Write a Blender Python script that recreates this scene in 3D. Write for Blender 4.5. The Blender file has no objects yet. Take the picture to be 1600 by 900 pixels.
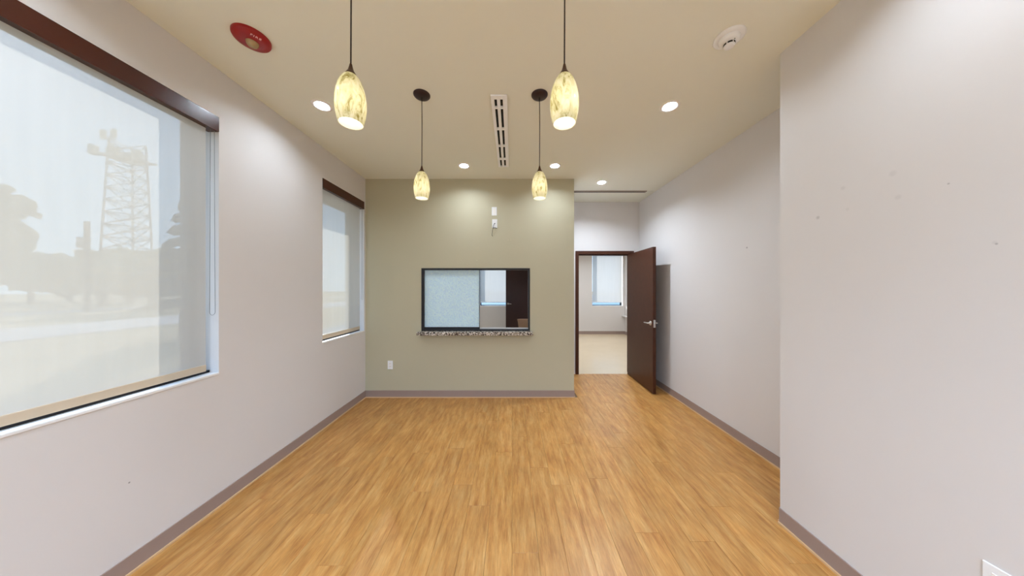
import bpy, bmesh, math, random
from mathutils import Vector, Matrix, noise

random.seed(7)
S = bpy.context.scene
C = S.collection
PI = math.pi

# ------------------------------------------------------------------ camera, sky, sun, exposure
F = 424.0                      # focal length in pixels of the 1600 px wide frame
CAMZ = 1.52
cam_d = bpy.data.cameras.new('camera')
cam_d.sensor_fit = 'HORIZONTAL'
cam_d.sensor_width = 36.0
cam_d.lens = 36.0 * F / 1600.0
cam_d.clip_start = 0.02
cam_d.clip_end = 500
cam = bpy.data.objects.new('camera', cam_d)
C.objects.link(cam)
cam.location = (0, 0, CAMZ)
cam.rotation_euler = (PI / 2, 0, 0)
S.camera = cam

W = bpy.data.worlds.new('sky')
S.world = W
W.use_nodes = True
nt = W.node_tree
nt.nodes.clear()
wo = nt.nodes.new('ShaderNodeOutputWorld')
bg = nt.nodes.new('ShaderNodeBackground')
tc = nt.nodes.new('ShaderNodeTexCoord')
sx = nt.nodes.new('ShaderNodeSeparateXYZ')
rp = nt.nodes.new('ShaderNodeValToRGB')
nt.links.new(tc.outputs['Generated'], sx.inputs[0])
nt.links.new(sx.outputs['Z'], rp.inputs[0])
rp.color_ramp.elements[0].position = 0.0
rp.color_ramp.elements[0].color = (0.58, 0.80, 1.0, 1)
rp.color_ramp.elements[1].position = 0.75
rp.color_ramp.elements[1].color = (0.28, 0.55, 1.0, 1)
nt.links.new(rp.outputs[0], bg.inputs['Color'])
bg.inputs['Strength'].default_value = 1.7
nt.links.new(bg.outputs[0], wo.inputs[0])

sun_d = bpy.data.lights.new('sun', 'SUN')
sun_d.energy = 4.9
sun_d.angle = math.radians(0.6)
sun_d.color = (1.0, 0.94, 0.86)
sun = bpy.data.objects.new('sun', sun_d)
C.objects.link(sun)
sun.location = (-30, 35, 30)
sun.rotation_euler = Vector((1.0, -1.28, -0.83)).to_track_quat('-Z', 'Y').to_euler()

S.view_settings.view_transform = 'Standard'
S.view_settings.look = 'None'
S.view_settings.gamma = 1.0
S.view_settings.use_curve_mapping = False
S.view_settings.exposure = 0.46
DOWNLIGHT_L = 300.0
REAR_FILL_L = 1650.0
RECESS_L = 1250.0
FAR_FILL_L = 900.0
BULB_L = 8.5

# ------------------------------------------------------------------ helpers
def lin(c):
    c = c / 255.0
    return c / 12.92 if c <= 0.04045 else ((c + 0.055) / 1.055) ** 2.4

def rgb(r, g, b):
    return (lin(r), lin(g), lin(b), 1.0)

class N:
    """small wrapper to write node trees briefly"""
    def __init__(self, name):
        self.m = bpy.data.materials.new(name)
        self.m.use_nodes = True
        self.t = self.m.node_tree
        self.t.nodes.clear()
        self.out = self.t.nodes.new('ShaderNodeOutputMaterial')
    def n(self, typ, **kw):
        nd = self.t.nodes.new(typ)
        for k, v in kw.items():
            if k.startswith('i_'):
                key = k[2:].replace('_', ' ')
                nd.inputs[key].default_value = v
            else:
                setattr(nd, k, v)
        return nd
    def l(self, a, b):
        self.t.links.new(a, b)
    def surf(self, sh):
        self.l(sh.outputs[0], self.out.inputs['Surface'])
        return self.m

def plain(name, col, rough=0.5, metal=0.0, bump=0.0, bscale=200.0, vary=0.0, vscale=3.0, spec=0.5):
    w = N(name)
    b = w.n('ShaderNodeBsdfPrincipled')
    b.inputs['Base Color'].default_value = col
    b.inputs['Roughness'].default_value = rough
    b.inputs['Metallic'].default_value = metal
    b.inputs['Specular IOR Level'].default_value = spec
    t = w.n('ShaderNodeTexCoord')
    if vary > 0:
        nz = w.n('ShaderNodeTexNoise')
        nz.inputs['Scale'].default_value = vscale
        nz.inputs['Detail'].default_value = 4
        w.l(t.outputs['Object'], nz.inputs['Vector'])
        mx = w.n('ShaderNodeMix', data_type='RGBA')
        mx.inputs[6].default_value = tuple(c * (1 - vary) for c in col[:3]) + (1,)
        mx.inputs[7].default_value = tuple(min(1, c * (1 + vary)) for c in col[:3]) + (1,)
        w.l(nz.outputs['Fac'], mx.inputs[0])
        w.l(mx.outputs[2], b.inputs['Base Color'])
    if bump > 0:
        nb = w.n('ShaderNodeTexNoise')
        nb.inputs['Scale'].default_value = bscale
        nb.inputs['Detail'].default_value = 3
        w.l(t.outputs['Object'], nb.inputs['Vector'])
        bp = w.n('ShaderNodeBump')
        bp.inputs['Strength'].default_value = bump
        bp.inputs['Distance'].default_value = 0.002
        w.l(nb.outputs['Fac'], bp.inputs['Height'])
        w.l(bp.outputs[0], b.inputs['Normal'])
    return w.surf(b)

def wall_paint(name, col, spots=()):
    """matt wall paint; spots are scuffs and nail holes: (point, radius, depth of tone)"""
    w = N(name)
    b = w.n('ShaderNodeBsdfPrincipled')
    b.inputs['Roughness'].default_value = 0.62
    b.inputs['Specular IOR Level'].default_value = 0.3
    t = w.n('ShaderNodeTexCoord')
    nz = w.n('ShaderNodeTexNoise')
    nz.inputs['Scale'].default_value = 1.3
    nz.inputs['Detail'].default_value = 3
    w.l(t.outputs['Object'], nz.inputs['Vector'])
    mx = w.n('ShaderNodeMix', data_type='RGBA')
    mx.inputs[6].default_value = tuple(c * 0.975 for c in col[:3]) + (1,)
    mx.inputs[7].default_value = tuple(min(1, c * 1.025) for c in col[:3]) + (1,)
    w.l(nz.outputs['Fac'], mx.inputs[0])
    cur = mx.outputs[2]
    for p, r, k in spots:
        d = w.n('ShaderNodeVectorMath', operation='DISTANCE')
        d.inputs[1].default_value = p
        w.l(t.outputs['Object'], d.inputs[0])
        mr = w.n('ShaderNodeMapRange', interpolation_type='SMOOTHSTEP')
        mr.inputs['From Min'].default_value = r * 0.3
        mr.inputs['From Max'].default_value = r
        mr.inputs['To Min'].default_value = k
        mr.inputs['To Max'].default_value = 0
        w.l(d.outputs['Value'], mr.inputs['Value'])
        m2 = w.n('ShaderNodeMix', data_type='RGBA')
        m2.inputs[7].default_value = (0.1, 0.085, 0.075, 1)
        w.l(mr.outputs[0], m2.inputs[0])
        w.l(cur, m2.inputs[6])
        cur = m2.outputs[2]
    w.l(cur, b.inputs['Base Color'])
    nb = w.n('ShaderNodeTexNoise')
    nb.inputs['Scale'].default_value = 260
    w.l(t.outputs['Object'], nb.inputs['Vector'])
    bp = w.n('ShaderNodeBump')
    bp.inputs['Strength'].default_value = 0.05
    bp.inputs['Distance'].default_value = 0.001
    w.l(nb.outputs['Fac'], bp.inputs['Height'])
    w.l(bp.outputs[0], b.inputs['Normal'])
    return w.surf(b)

def bx(bm, x0, x1, y0, y1, z0, z1, bev=0.0):
    r = bmesh.ops.create_cube(bm, size=1.0)
    vs = r['verts']
    for v in vs:
        v.co = Vector((x0 + (v.co.x + .5) * (x1 - x0), y0 + (v.co.y + .5) * (y1 - y0), z0 + (v.co.z + .5) * (z1 - z0)))
    if bev > 0:
        es = list({e for v in vs for e in v.link_edges})
        bmesh.ops.bevel(bm, geom=es, offset=bev, segments=2, affect='EDGES', profile=0.5)
    return vs

def box(*a, bev=0.0):
    bm = bmesh.new()
    bx(bm, *a, bev=bev)
    return bm

def boxes(lst, bev=0.0):
    bm = bmesh.new()
    for a in lst:
        bx(bm, *a, bev=bev)
    return bm

def lathe(bm, prof, cx, cy, n=40, close_top=False, close_bot=False):
    """prof: list of (radius, z)"""
    rings = []
    for r, z in prof:
        rings.append([bm.verts.new((cx + r * math.cos(2 * PI * i / n), cy + r * math.sin(2 * PI * i / n), z)) for i in range(n)])
    for a, b in zip(rings, rings[1:]):
        for i in range(n):
            j = (i + 1) % n
            f = bm.faces.new((a[i], a[j], b[j], b[i]))
            f.smooth = True
    if close_bot:
        bm.faces.new(list(reversed(rings[0])))
    if close_top:
        bm.faces.new(rings[-1])
    return bm

def tube(bm, pts, r, n=8, caps=True):
    pts = [Vector(p) for p in pts]
    rad = r if isinstance(r, (list, tuple)) else [r] * len(pts)
    rings = []
    up = None
    for i, p in enumerate(pts):
        t = (pts[min(i + 1, len(pts) - 1)] - pts[max(i - 1, 0)]).normalized()
        if up is None:
            up = Vector((0, 0, 1)) if abs(t.z) < .9 else Vector((1, 0, 0))
        s = t.cross(up)
        if s.length < 1e-5:
            s = t.orthogonal()
        s.normalize()
        up = s.cross(t).normalized()
        rings.append([bm.verts.new(p + rad[i] * (math.cos(2 * PI * k / n) * s + math.sin(2 * PI * k / n) * up)) for k in range(n)])
    for a, b in zip(rings, rings[1:]):
        for k in range(n):
            f = bm.faces.new((a[k], a[(k + 1) % n], b[(k + 1) % n], b[k]))
            f.smooth = True
    if caps:
        bm.faces.new(list(reversed(rings[0])))
        bm.faces.new(rings[-1])
    return bm

ROOT = {}

def finish(name, bm, mat, loc, smooth_fix=True):
    bmesh.ops.recalc_face_normals(bm, faces=bm.faces)
    me = bpy.data.meshes.new(name)
    bm.transform(Matrix.Translation(-Vector(loc)))
    bm.to_mesh(me)
    bm.free()
    me.materials.append(mat)
    o = bpy.data.objects.new(name, me)
    C.objects.link(o)
    return o

def tag(o, label=None, cat=None, group=None, kind=None):
    if label: o['label'] = label
    if cat: o['category'] = cat
    if group: o['group'] = group
    if kind: o['kind'] = kind
    return o

def thing(name, loc, label, cat, group=None, kind=None):
    e = bpy.data.objects.new(name, None)
    C.objects.link(e)
    e.location = loc
    e.empty_display_size = 0.1
    ROOT[e] = Vector(loc)
    return tag(e, label, cat, group, kind)

def solo(name, bm, mat, loc, label, cat, group=None, kind=None):
    """a thing or a piece of the setting that is one mesh (bm is in world coordinates)"""
    o = finish(name, bm, mat, loc)
    o.location = loc
    ROOT[o] = Vector(loc)
    return tag(o, label, cat, group, kind)

def part(name, bm, mat, parent, label=None):
    o = finish(name, bm, mat, ROOT[parent])
    o.parent = parent
    ROOT[o] = ROOT[parent]
    if label: o['label'] = label
    return o

def struct(name, bm, mat, label, cat, loc=(0, 0, 0)):
    return solo(name, bm, mat, loc, label, cat, kind='structure')

def dup(root, loc, label):
    def rec(o, par):
        c = o.copy()
        C.objects.link(c)
        c.parent = par
        for ch in o.children:
            rec(ch, c)
        return c
    r = rec(root, None)
    r.location = loc
    r['label'] = label
    ROOT[r] = Vector(loc)
    return r

def panel(bm, u0, u1, v0, v1, holes, put):
    """a slab u x v with rectangular holes; put(u0,u1,v0,v1) returns the box of one cell"""
    us = sorted({u0, u1, *[h[0] for h in holes], *[h[1] for h in holes]})
    for a, b in zip(us, us[1:]):
        m = (a + b) / 2
        cuts = sorted([(h[2], h[3]) for h in holes if h[0] < m < h[1]])
        z = v0
        for c0, c1 in cuts:
            if c0 > z: bx(bm, *put(a, b, z, c0))
            z = c1
        if z < v1: bx(bm, *put(a, b, z, v1))
    return bm

# ------------------------------------------------------------------ dimensions
CEIL = 3.035
XL, XLO = -2.036, -2.30            # left outer wall, inner and outer face
YG, TG = 3.769, 0.12               # green wall
XG = 0.862                         # free end of the green wall
YD, TD = 4.792, 0.12               # wall with the open door
XR = 2.25                          # right wall
XN, YN = 1.735, 1.756              # near right wall and its corner
YREAR = -3.2
YF = 8.95                          # far wall of the rooms behind
XFR = 3.72
SILL, HEAD = 0.925, 2.705
WIN = {1: (-0.553, 1.885), 2: (2.915, 3.737)}       # openings in the left wall (y)
FARWIN = {3: (-1.06, 0.35), 4: (2.65, 3.66)}        # openings in the far wall (x)
PT = (-1.257, 0.249, 0.925, 1.795)                  # pass-through opening in the green wall
DO = (1.175, 2.09, 2.115)                           # door opening x0 x1 top

def near_spot(px, py):
    d = F * XN / (px - 800)
    return (XN, d, CAMZ + (450 - py) / F * d)

# ------------------------------------------------------------------ materials
PAINT = rgb(221, 217, 215)
m_wall = wall_paint('wall_paint', PAINT)
m_wall_left = wall_paint('wall_paint_left', PAINT, [((XL, F * -XL / 598, CAMZ - 304 / 598 * -XL), 0.006, 0.7)])
m_wall_right = wall_paint('wall_paint_right', PAINT, [((XR, F * XR / 367, CAMZ + 63 / 367 * XR), 0.012, 0.5)])
m_wall_near = wall_paint('wall_paint_near', PAINT, [
    (near_spot(1278, 340), 0.013, 0.26), (near_spot(1317, 294), 0.014, 0.10), (near_spot(1324, 327), 0.012, 0.07),
    (near_spot(1395, 271), 0.018, 0.09), (near_spot(1403, 308), 0.015, 0.09), (near_spot(1482, 287), 0.005, 0.35),
    (near_spot(1557, 381), 0.005, 0.38), (near_spot(1554, 379), 0.008, 0.1)])
gs = YG / F
def gpt(px, py):
    return ((px - 800) * gs, YG, CAMZ + (450 - py) * gs)
def pale_spots_green():
    w = wall_paint('sage_paint', rgb(192, 186, 160))
    return w
m_green = pale_spots_green()
m_ceil = plain('ceiling_paint', rgb(235, 235, 222), 0.8, vary=0.015, vscale=1.5, bump=0.05, spec=0.2)
m_base = plain('vinyl_base', rgb(158, 138, 130), 0.45, vary=0.04)
m_toe = plain('pale_toe_strip', rgb(214, 178, 136), 0.5)
m_slab = plain('slab', rgb(120, 100, 80), 0.8)
m_far_floor = plain('polished_vinyl', rgb(216, 197, 168), 0.20, vary=0.05, vscale=2.5)
m_espresso = plain('espresso_wood', rgb(70, 35, 17), 0.42, spec=0.35, vary=0.25, vscale=12)
m_shaded_door = plain('shaded_door_wood', rgb(44, 20, 18), 0.35, vary=0.2, vscale=12)  # same kind of door as the lobby one, its shade put into the colour
m_bronze = plain('dark_bronze', rgb(22, 19, 22), 0.4, metal=0.3)
m_fascia = plain('brown_fascia', rgb(66, 24, 14), 0.26, vary=0.05, spec=0.6)
m_white = plain('white_plastic', rgb(242, 243, 244), 0.4)
m_slot = plain('black_slot', rgb(10, 9, 9), 0.7)
m_sillw = plain('white_sill', rgb(240, 240, 240), 0.4)
m_steel = plain('satin_steel', rgb(205, 203, 200), 0.28, metal=0.9)
m_trimw = plain('white_trim', rgb(245, 242, 238), 0.45)
m_canopy = plain('bronze_canopy', rgb(40, 8, 6), 0.42)
m_cord = plain('dark_cord', rgb(46, 34, 26), 0.5)
m_cone = plain('bronze_cone', rgb(82, 58, 44), 0.35, metal=0.6)
m_red = plain('red_plastic', rgb(152, 5, 7), 0.4)
m_cable = plain('black_cable', rgb(38, 34, 32), 0.5)
m_vent = plain('vent_enamel', rgb(249, 250, 252), 0.4)
m_track = plain('grey_track', rgb(150, 138, 126), 0.5)
m_rail = plain('indigo_rail', rgb(15, 13, 20), 0.5)
m_alu = plain('pale_alu', rgb(214, 208, 208), 0.35, metal=0.4)
m_chain = plain('bead_chain', rgb(120, 118, 116), 0.4, metal=0.4)
m_taupe = plain('taupe_fabric', rgb(182, 150, 130), 0.85, vary=0.08, vscale=60, bump=0.2, bscale=600)
m_blackpl = plain('black_plastic', rgb(24, 23, 24), 0.5)
m_letter = plain('pale_lettering', rgb(240, 190, 190), 0.5)
m_asphalt = plain('pale_concrete', rgb(190, 182, 176), 0.9, vary=0.08, vscale=0.4)
m_grass = plain('dry_grass', rgb(168, 144, 98), 0.95, vary=0.25, vscale=0.3)
m_leaf = plain('tree_leaf', rgb(150, 130, 82), 0.9, vary=0.45, vscale=1.6)
m_needle = plain('conifer_needle', rgb(62, 74, 62), 0.9, vary=0.4, vscale=2.0)
m_bark = plain('tree_bark', rgb(86, 68, 52), 0.9, vary=0.2, vscale=4)
m_lattice = plain('galvanised_lattice', rgb(150, 142, 134), 0.6, metal=0.3)
m_antenna = plain('tan_antenna', rgb(168, 148, 120), 0.6)
m_stucco = plain('outer_canopy_steel', rgb(120, 116, 110), 0.6)

def mat_plank():
    w = N('bamboo_plank')
    b = w.n('ShaderNodeBsdfPrincipled')
    b.inputs['Roughness'].default_value = 0.36
    b.inputs['Specular IOR Level'].default_value = 0.45
    t = w.n('ShaderNodeTexCoord')
    oi = w.n('ShaderNodeObjectInfo')
    mul = w.n('ShaderNodeMath', operation='MULTIPLY')
    mul.inputs[1].default_value = 57.0
    w.l(oi.outputs['Random'], mul.inputs[0])
    cb = w.n('ShaderNodeCombineXYZ')
    w.l(mul.outputs[0], cb.inputs[0])
    w.l(mul.outputs[0], cb.inputs[1])
    ad = w.n('ShaderNodeVectorMath', operation='ADD')
    w.l(t.outputs['Object'], ad.inputs[0])
    w.l(cb.outputs[0], ad.inputs[1])
    def grain(sxv, syv, detail, rough=0.6):
        mp = w.n('ShaderNodeMapping')
        mp.inputs['Scale'].default_value = (sxv, syv, 1)
        w.l(ad.outputs[0], mp.inputs[0])
        nz = w.n('ShaderNodeTexNoise')
        nz.inputs['Scale'].default_value = 1.0
        nz.inputs['Detail'].default_value = detail
        nz.inputs['Roughness'].default_value = rough
        w.l(mp.outputs[0], nz.inputs['Vector'])
        return nz
    g1 = grain(26, 3.4, 7, 0.62)
    g2 = grain(210, 12, 4, 0.7)
    g3 = grain(11, 4.5, 4, 0.55)
    cr = w.n('ShaderNodeValToRGB')
    e = cr.color_ramp.elements
    e[0].position = 0.26
    e[0].color = rgb(156, 98, 44)
    e[1].position = 0.76
    e[1].color = rgb(204, 160, 100)
    k = e.new(0.5)
    k.color = rgb(186, 133, 70)
    w.l(g1.outputs['Fac'], cr.inputs[0])
    # fine fibres
    r2 = w.n('ShaderNodeMapRange')
    r2.inputs['From Min'].default_value = 0.3
    r2.inputs['From Max'].default_value = 0.7
    r2.inputs['To Min'].default_value = 0.78
    r2.inputs['To Max'].default_value = 1.18
    w.l(g2.outputs['Fac'], r2.inputs['Value'])
    r3 = w.n('ShaderNodeMapRange')
    r3.inputs['From Min'].default_value = 0.25
    r3.inputs['From Max'].default_value = 0.75
    r3.inputs['To Min'].default_value = 0.86
    r3.inputs['To Max'].default_value = 1.12
    w.l(g3.outputs['Fac'], r3.inputs['Value'])
    # plank to plank tone
    r4 = w.n('ShaderNodeMapRange')
    r4.inputs['To Min'].default_value = 0.93
    r4.inputs['To Max'].default_value = 1.07
    w.l(oi.outputs['Random'], r4.inputs['Value'])
    a1 = w.n('ShaderNodeMath', operation='MULTIPLY')
    w.l(r2.outputs[0], a1.inputs[0]); w.l(r3.outputs[0], a1.inputs[1])
    a2 = w.n('ShaderNodeMath', operation='MULTIPLY')
    w.l(a1.outputs[0], a2.inputs[0]); w.l(r4.outputs[0], a2.inputs[1])
    vm = w.n('ShaderNodeVectorMath', operation='SCALE')
    w.l(cr.outputs[0], vm.inputs[0])
    w.l(a2.outputs[0], vm.inputs['Scale'])
    w.l(vm.outputs[0], b.inputs['Base Color'])
    bp = w.n('ShaderNodeBump')
    bp.inputs['Strength'].default_value = 0.12
    bp.inputs['Distance'].default_value = 0.001
    w.l(g2.outputs['Fac'], bp.inputs['Height'])
    w.l(bp.outputs[0], b.inputs['Normal'])
    return w.surf(b)
m_plank = mat_plank()

def mat_glass(name, tint=(0.95, 0.98, 1.0, 1)):
    w = N(name)
    tr = w.n('ShaderNodeBsdfTransparent')
    tr.inputs[0].default_value = tint
    gl = w.n('ShaderNodeBsdfGlossy')
    gl.inputs['Roughness'].default_value = 0.02
    lw = w.n('ShaderNodeLayerWeight')
    lw.inputs[0].default_value = 0.5
    pw = w.n('ShaderNodeMath', operation='POWER')
    pw.inputs[1].default_value = 5.0
    w.l(lw.outputs['Facing'], pw.inputs[0])
    fr = w.n('ShaderNodeMath', operation='MULTIPLY_ADD')
    fr.inputs[1].default_value = 0.9
    fr.inputs[2].default_value = 0.03
    w.l(pw.outputs[0], fr.inputs[0])
    mx = w.n('ShaderNodeMixShader')
    w.l(fr.outputs[0], mx.inputs[0]); w.l(tr.outputs[0], mx.inputs[1]); w.l(gl.outputs[0], mx.inputs[2])
    return w.surf(mx)
m_glass = mat_glass('window_glass')

def mat_fabric(name, openness, trans, refl):
    """solar shade cloth: a woven sheet that lets some light straight through and scatters the rest"""
    w = N(name)
    t = w.n('ShaderNodeTexCoord')
    wv = w.n('ShaderNodeTexNoise')
    wv.inputs['Scale'].default_value = 3.0
    wv.inputs['Detail'].default_value = 2
    mp = w.n('ShaderNodeMapping')
    mp.inputs['Scale'].default_value = (6, 6, 0.5)
    w.l(t.outputs['Object'], mp.inputs[0]); w.l(mp.outputs[0], wv.inputs['Vector'])
    tl = w.n('ShaderNodeBsdfTranslucent')
    df = w.n('ShaderNodeBsdfDiffuse')
    for nd, col in ((tl, trans), (df, refl)):
        mx = w.n('ShaderNodeMix', data_type='RGBA')
        mx.inputs[6].default_value = tuple(c * 0.96 for c in col[:3]) + (1,)
        mx.inputs[7].default_value = tuple(min(1, c * 1.04) for c in col[:3]) + (1,)
        w.l(wv.outputs['Fac'], mx.inputs[0])
        w.l(mx.outputs[2], nd.inputs['Color'])
    ad = w.n('ShaderNodeAddShader')
    w.l(tl.outputs[0], ad.inputs[0]); w.l(df.outputs[0], ad.inputs[1])
    tr = w.n('ShaderNodeBsdfTransparent')
    mx = w.n('ShaderNodeMixShader')
    mx.inputs[0].default_value = openness
    w.l(ad.outputs[0], mx.inputs[1]); w.l(tr.outputs[0], mx.inputs[2])
    return w.surf(mx)
m_fabric = mat_fabric('solar_shade_cloth', 0.11, (0.215, 0.202, 0.176, 1), (0.46, 0.445, 0.42, 1))
m_fabric_far = mat_fabric('white_shade_cloth', 0.04, (0.24, 0.225, 0.21, 1), (0.40, 0.40, 0.39, 1))
m_hem = mat_fabric('hem_cloth', 0.0, (0.20, 0.17, 0.13, 1), (0.55, 0.47, 0.37, 1))

def mat_emit(name, col, strength):
    w = N(name)
    e = w.n('ShaderNodeEmission')
    e.inputs[0].default_value = col
    e.inputs[1].default_value = strength
    return w.surf(e)
m_lens = mat_emit('downlight_lens', (0.88, 1.0, 1.14, 1), DOWNLIGHT_L)
m_lens_recess = mat_emit('downlight_lens_recess', (0.88, 1.0, 1.14, 1), RECESS_L)
m_fill_rear = mat_emit('fill_lens_rear', (0.80, 1.0, 1.28, 1), REAR_FILL_L)
m_fill_far = mat_emit('fill_lens_far', (0.95, 1.0, 1.05, 1), FAR_FILL_L)
m_bulb = mat_emit('warm_bulb', (1.0, 0.95, 0.86, 1), BULB_L)

def mat_shade():
    w = N('marbled_art_glass')
    t = w.n('ShaderNodeTexCoord')
    oi = w.n('ShaderNodeObjectInfo')
    ad = w.n('ShaderNodeVectorMath', operation='ADD')
    mul = w.n('ShaderNodeMath', operation='MULTIPLY')
    mul.inputs[1].default_value = 9.0
    w.l(oi.outputs['Random'], mul.inputs[0])
    w.l(t.outputs['Object'], ad.inputs[0]); w.l(mul.outputs[0], ad.inputs[1])
    mp = w.n('ShaderNodeMapping')
    mp.inputs['Scale'].default_value = (30, 30, 13)
    w.l(ad.outputs[0], mp.inputs[0])
    nz = w.n('ShaderNodeTexNoise')
    nz.inputs['Scale'].default_value = 1.0
    nz.inputs['Detail'].default_value = 7
    nz.inputs['Roughness'].default_value = 0.62
    nz.inputs['Distortion'].default_value = 1.6
    w.l(mp.outputs[0], nz.inputs['Vector'])
    cr = w.n('ShaderNodeValToRGB')
    e = cr.color_ramp.elements
    e[0].position = 0.33
    e[0].color = (0.40, 0.33, 0.10, 1)
    e[1].position = 0.60
    e[1].color = (0.92, 0.88, 0.68, 1)
    k = e.new(0.45)
    k.color = (0.80, 0.76, 0.46, 1)
    w.l(nz.outputs['Fac'], cr.inputs[0])
    sc1 = w.n('ShaderNodeVectorMath', operation='SCALE'); sc1.inputs['Scale'].default_value = 0.50
    sc2 = w.n('ShaderNodeVectorMath', operation='SCALE'); sc2.inputs['Scale'].default_value = 0.42
    w.l(cr.outputs[0], sc1.inputs[0]); w.l(cr.outputs[0], sc2.inputs[0])
    tl = w.n('ShaderNodeBsdfTranslucent'); w.l(sc1.outputs[0], tl.inputs[0])
    df = w.n('ShaderNodeBsdfDiffuse'); w.l(sc2.outputs[0], df.inputs[0])
    a = w.n('ShaderNodeAddShader')
    w.l(tl.outputs[0], a.inputs[0]); w.l(df.outputs[0], a.inputs[1])
    gl = w.n('ShaderNodeBsdfGlossy'); gl.inputs['Roughness'].default_value = 0.12
    mx = w.n('ShaderNodeMixShader'); mx.inputs[0].default_value = 0.05
    w.l(a.outputs[0], mx.inputs[1]); w.l(gl.outputs[0], mx.inputs[2])
    return w.surf(mx)
m_shade = mat_shade()
m_shade_in = mat_fabric('opal_lining', 0.0, (0.48, 0.47, 0.45, 1), (0.48, 0.47, 0.45, 1))

def mat_granite():
    w = N('speckled_granite')
    b = w.n('ShaderNodeBsdfPrincipled')
    b.inputs['Roughness'].default_value = 0.18
    t = w.n('ShaderNodeTexCoord')
    v = w.n('ShaderNodeTexVoronoi')
    v.inputs['Scale'].default_value = 75
    w.l(t.outputs['Object'], v.inputs['Vector'])
    sp = w.n('ShaderNodeSeparateColor')
    w.l(v.outputs['Color'], sp.inputs[0])
    cr = w.n('ShaderNodeValToRGB')
    cr.color_ramp.interpolation = 'CONSTANT'
    e = cr.color_ramp.elements
    e[0].position = 0; e[0].color = rgb(62, 54, 50)
    e[1].position = 0.22; e[1].color = rgb(150, 136, 120)
    for p, c in ((0.45, rgb(188, 178, 164)), (0.68, rgb(118, 108, 100)), (0.82, rgb(222, 214, 204))):
        k = e.new(p); k.color = c
    w.l(sp.outputs[0], cr.inputs[0])
    w.l(cr.outputs[0], b.inputs['Base Color'])
    return w.surf(b)
m_granite = mat_granite()

def mat_obscure():
    w = N('obscured_glass')
    t = w.n('ShaderNodeTexCoord')
    nz = w.n('ShaderNodeTexNoise')
    nz.inputs['Scale'].default_value = 26
    nz.inputs['Detail'].default_value = 5
    nz.inputs['Distortion'].default_value = 2.0
    w.l(t.outputs['Object'], nz.inputs['Vector'])
    bp = w.n('ShaderNodeBump')
    bp.inputs['Strength'].default_value = 0.8
    bp.inputs['Distance'].default_value = 0.012
    w.l(nz.outputs['Fac'], bp.inputs['Height'])
    tl = w.n('ShaderNodeBsdfTranslucent')
    cr = w.n('ShaderNodeValToRGB')
    cr.color_ramp.elements[0].position = 0.35
    cr.color_ramp.elements[0].color = (0.58, 0.68, 0.74, 1)
    cr.color_ramp.elements[1].position = 0.65
    cr.color_ramp.elements[1].color = (0.72, 0.82, 0.87, 1)
    w.l(nz.outputs['Fac'], cr.inputs[0]); w.l(cr.outputs[0], tl.inputs[0])
    df = w.n('ShaderNodeBsdfDiffuse'); df.inputs[0].default_value = (0.26, 0.32, 0.35, 1)
    w.l(bp.outputs[0], tl.inputs['Normal']); w.l(bp.outputs[0], df.inputs['Normal'])
    a = w.n('ShaderNodeAddShader')
    w.l(tl.outputs[0], a.inputs[0]); w.l(df.outputs[0], a.inputs[1])
    gl = w.n('ShaderNodeBsdfGlossy'); gl.inputs['Roughness'].default_value = 0.12
    w.l(bp.outputs[0], gl.inputs['Normal'])
    mx = w.n('ShaderNodeMixShader'); mx.inputs[0].default_value = 0.10
    w.l(a.outputs[0], mx.inputs[1]); w.l(gl.outputs[0], mx.inputs[2])
    return w.surf(mx)
m_obscure = mat_obscure()
m_strobe = plain('clear_strobe_lens', rgb(176, 152, 112), 0.12, metal=0.3)

# ------------------------------------------------------------------ floor
floor = struct('floor', box(XLO, XR + .12, YREAR, YD + .01, -0.14, -0.010), m_slab,
               'honey coloured wood plank floor of the lobby', 'floor')
PW, PL, GAP = 0.1524, 1.2192, 0.0008
offs = [0.0, 0.41, 0.82, 0.20, 0.61, 1.02, 0.33]
mesh_cache = {}
def plank_mesh(w, l):
    key = (round(w, 3), round(l, 3))
    if key not in mesh_cache:
        bm = bmesh.new()
        vs = bx(bm, -w / 2, w / 2, -l / 2, l / 2, -0.010, 0.0)
        top = [e for e in bm.edges if all(v.co.z > -0.001 for v in e.verts)]
        bmesh.ops.bevel(bm, geom=top, offset=0.0007, segments=1, affect='EDGES')
        me = bpy.data.meshes.new('plank')
        bm.to_mesh(me); bm.free()
        me.materials.append(m_plank)
        mesh_cache[key] = me
    return mesh_cache[key]
x = XL + 0.055 - PW
row = 0
while x < XR:
    a, b = max(x, XL), min(x + PW, XR)
    if b - a > 0.01:
        mid = (a + b) / 2
        y1 = YD + 0.01 if mid > XG - 0.02 else YG
        y = YREAR + 0.02 - offs[row % 7] - 0.07 * ((row * 5) % 4)
        while y < y1:
            c, d = max(y, YREAR), min(y + PL, y1)
            if mid > XN + 0.02 and c < YN: c = YN
            if d - c > 0.02:
                o = bpy.data.objects.new('plank', plank_mesh(b - a - GAP, d - c - GAP))
                C.objects.link(o)
                o.parent = floor
                o.location = (mid, (c + d) / 2, 0)
            y += PL
    x += PW
    row += 1
floor2 = struct('floor', box(XLO, XFR + .15, YD + .011, YF + .25, -0.14, -0.001), m_far_floor,
                'pale polished vinyl floor seen through the open doorway', 'floor')
floor3 = struct('floor', box(XLO, 0.80, YG + 0.02, YD + .01, -0.010, -0.002), m_far_floor,
                'pale vinyl floor of the office behind the sliding window', 'floor')

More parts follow.
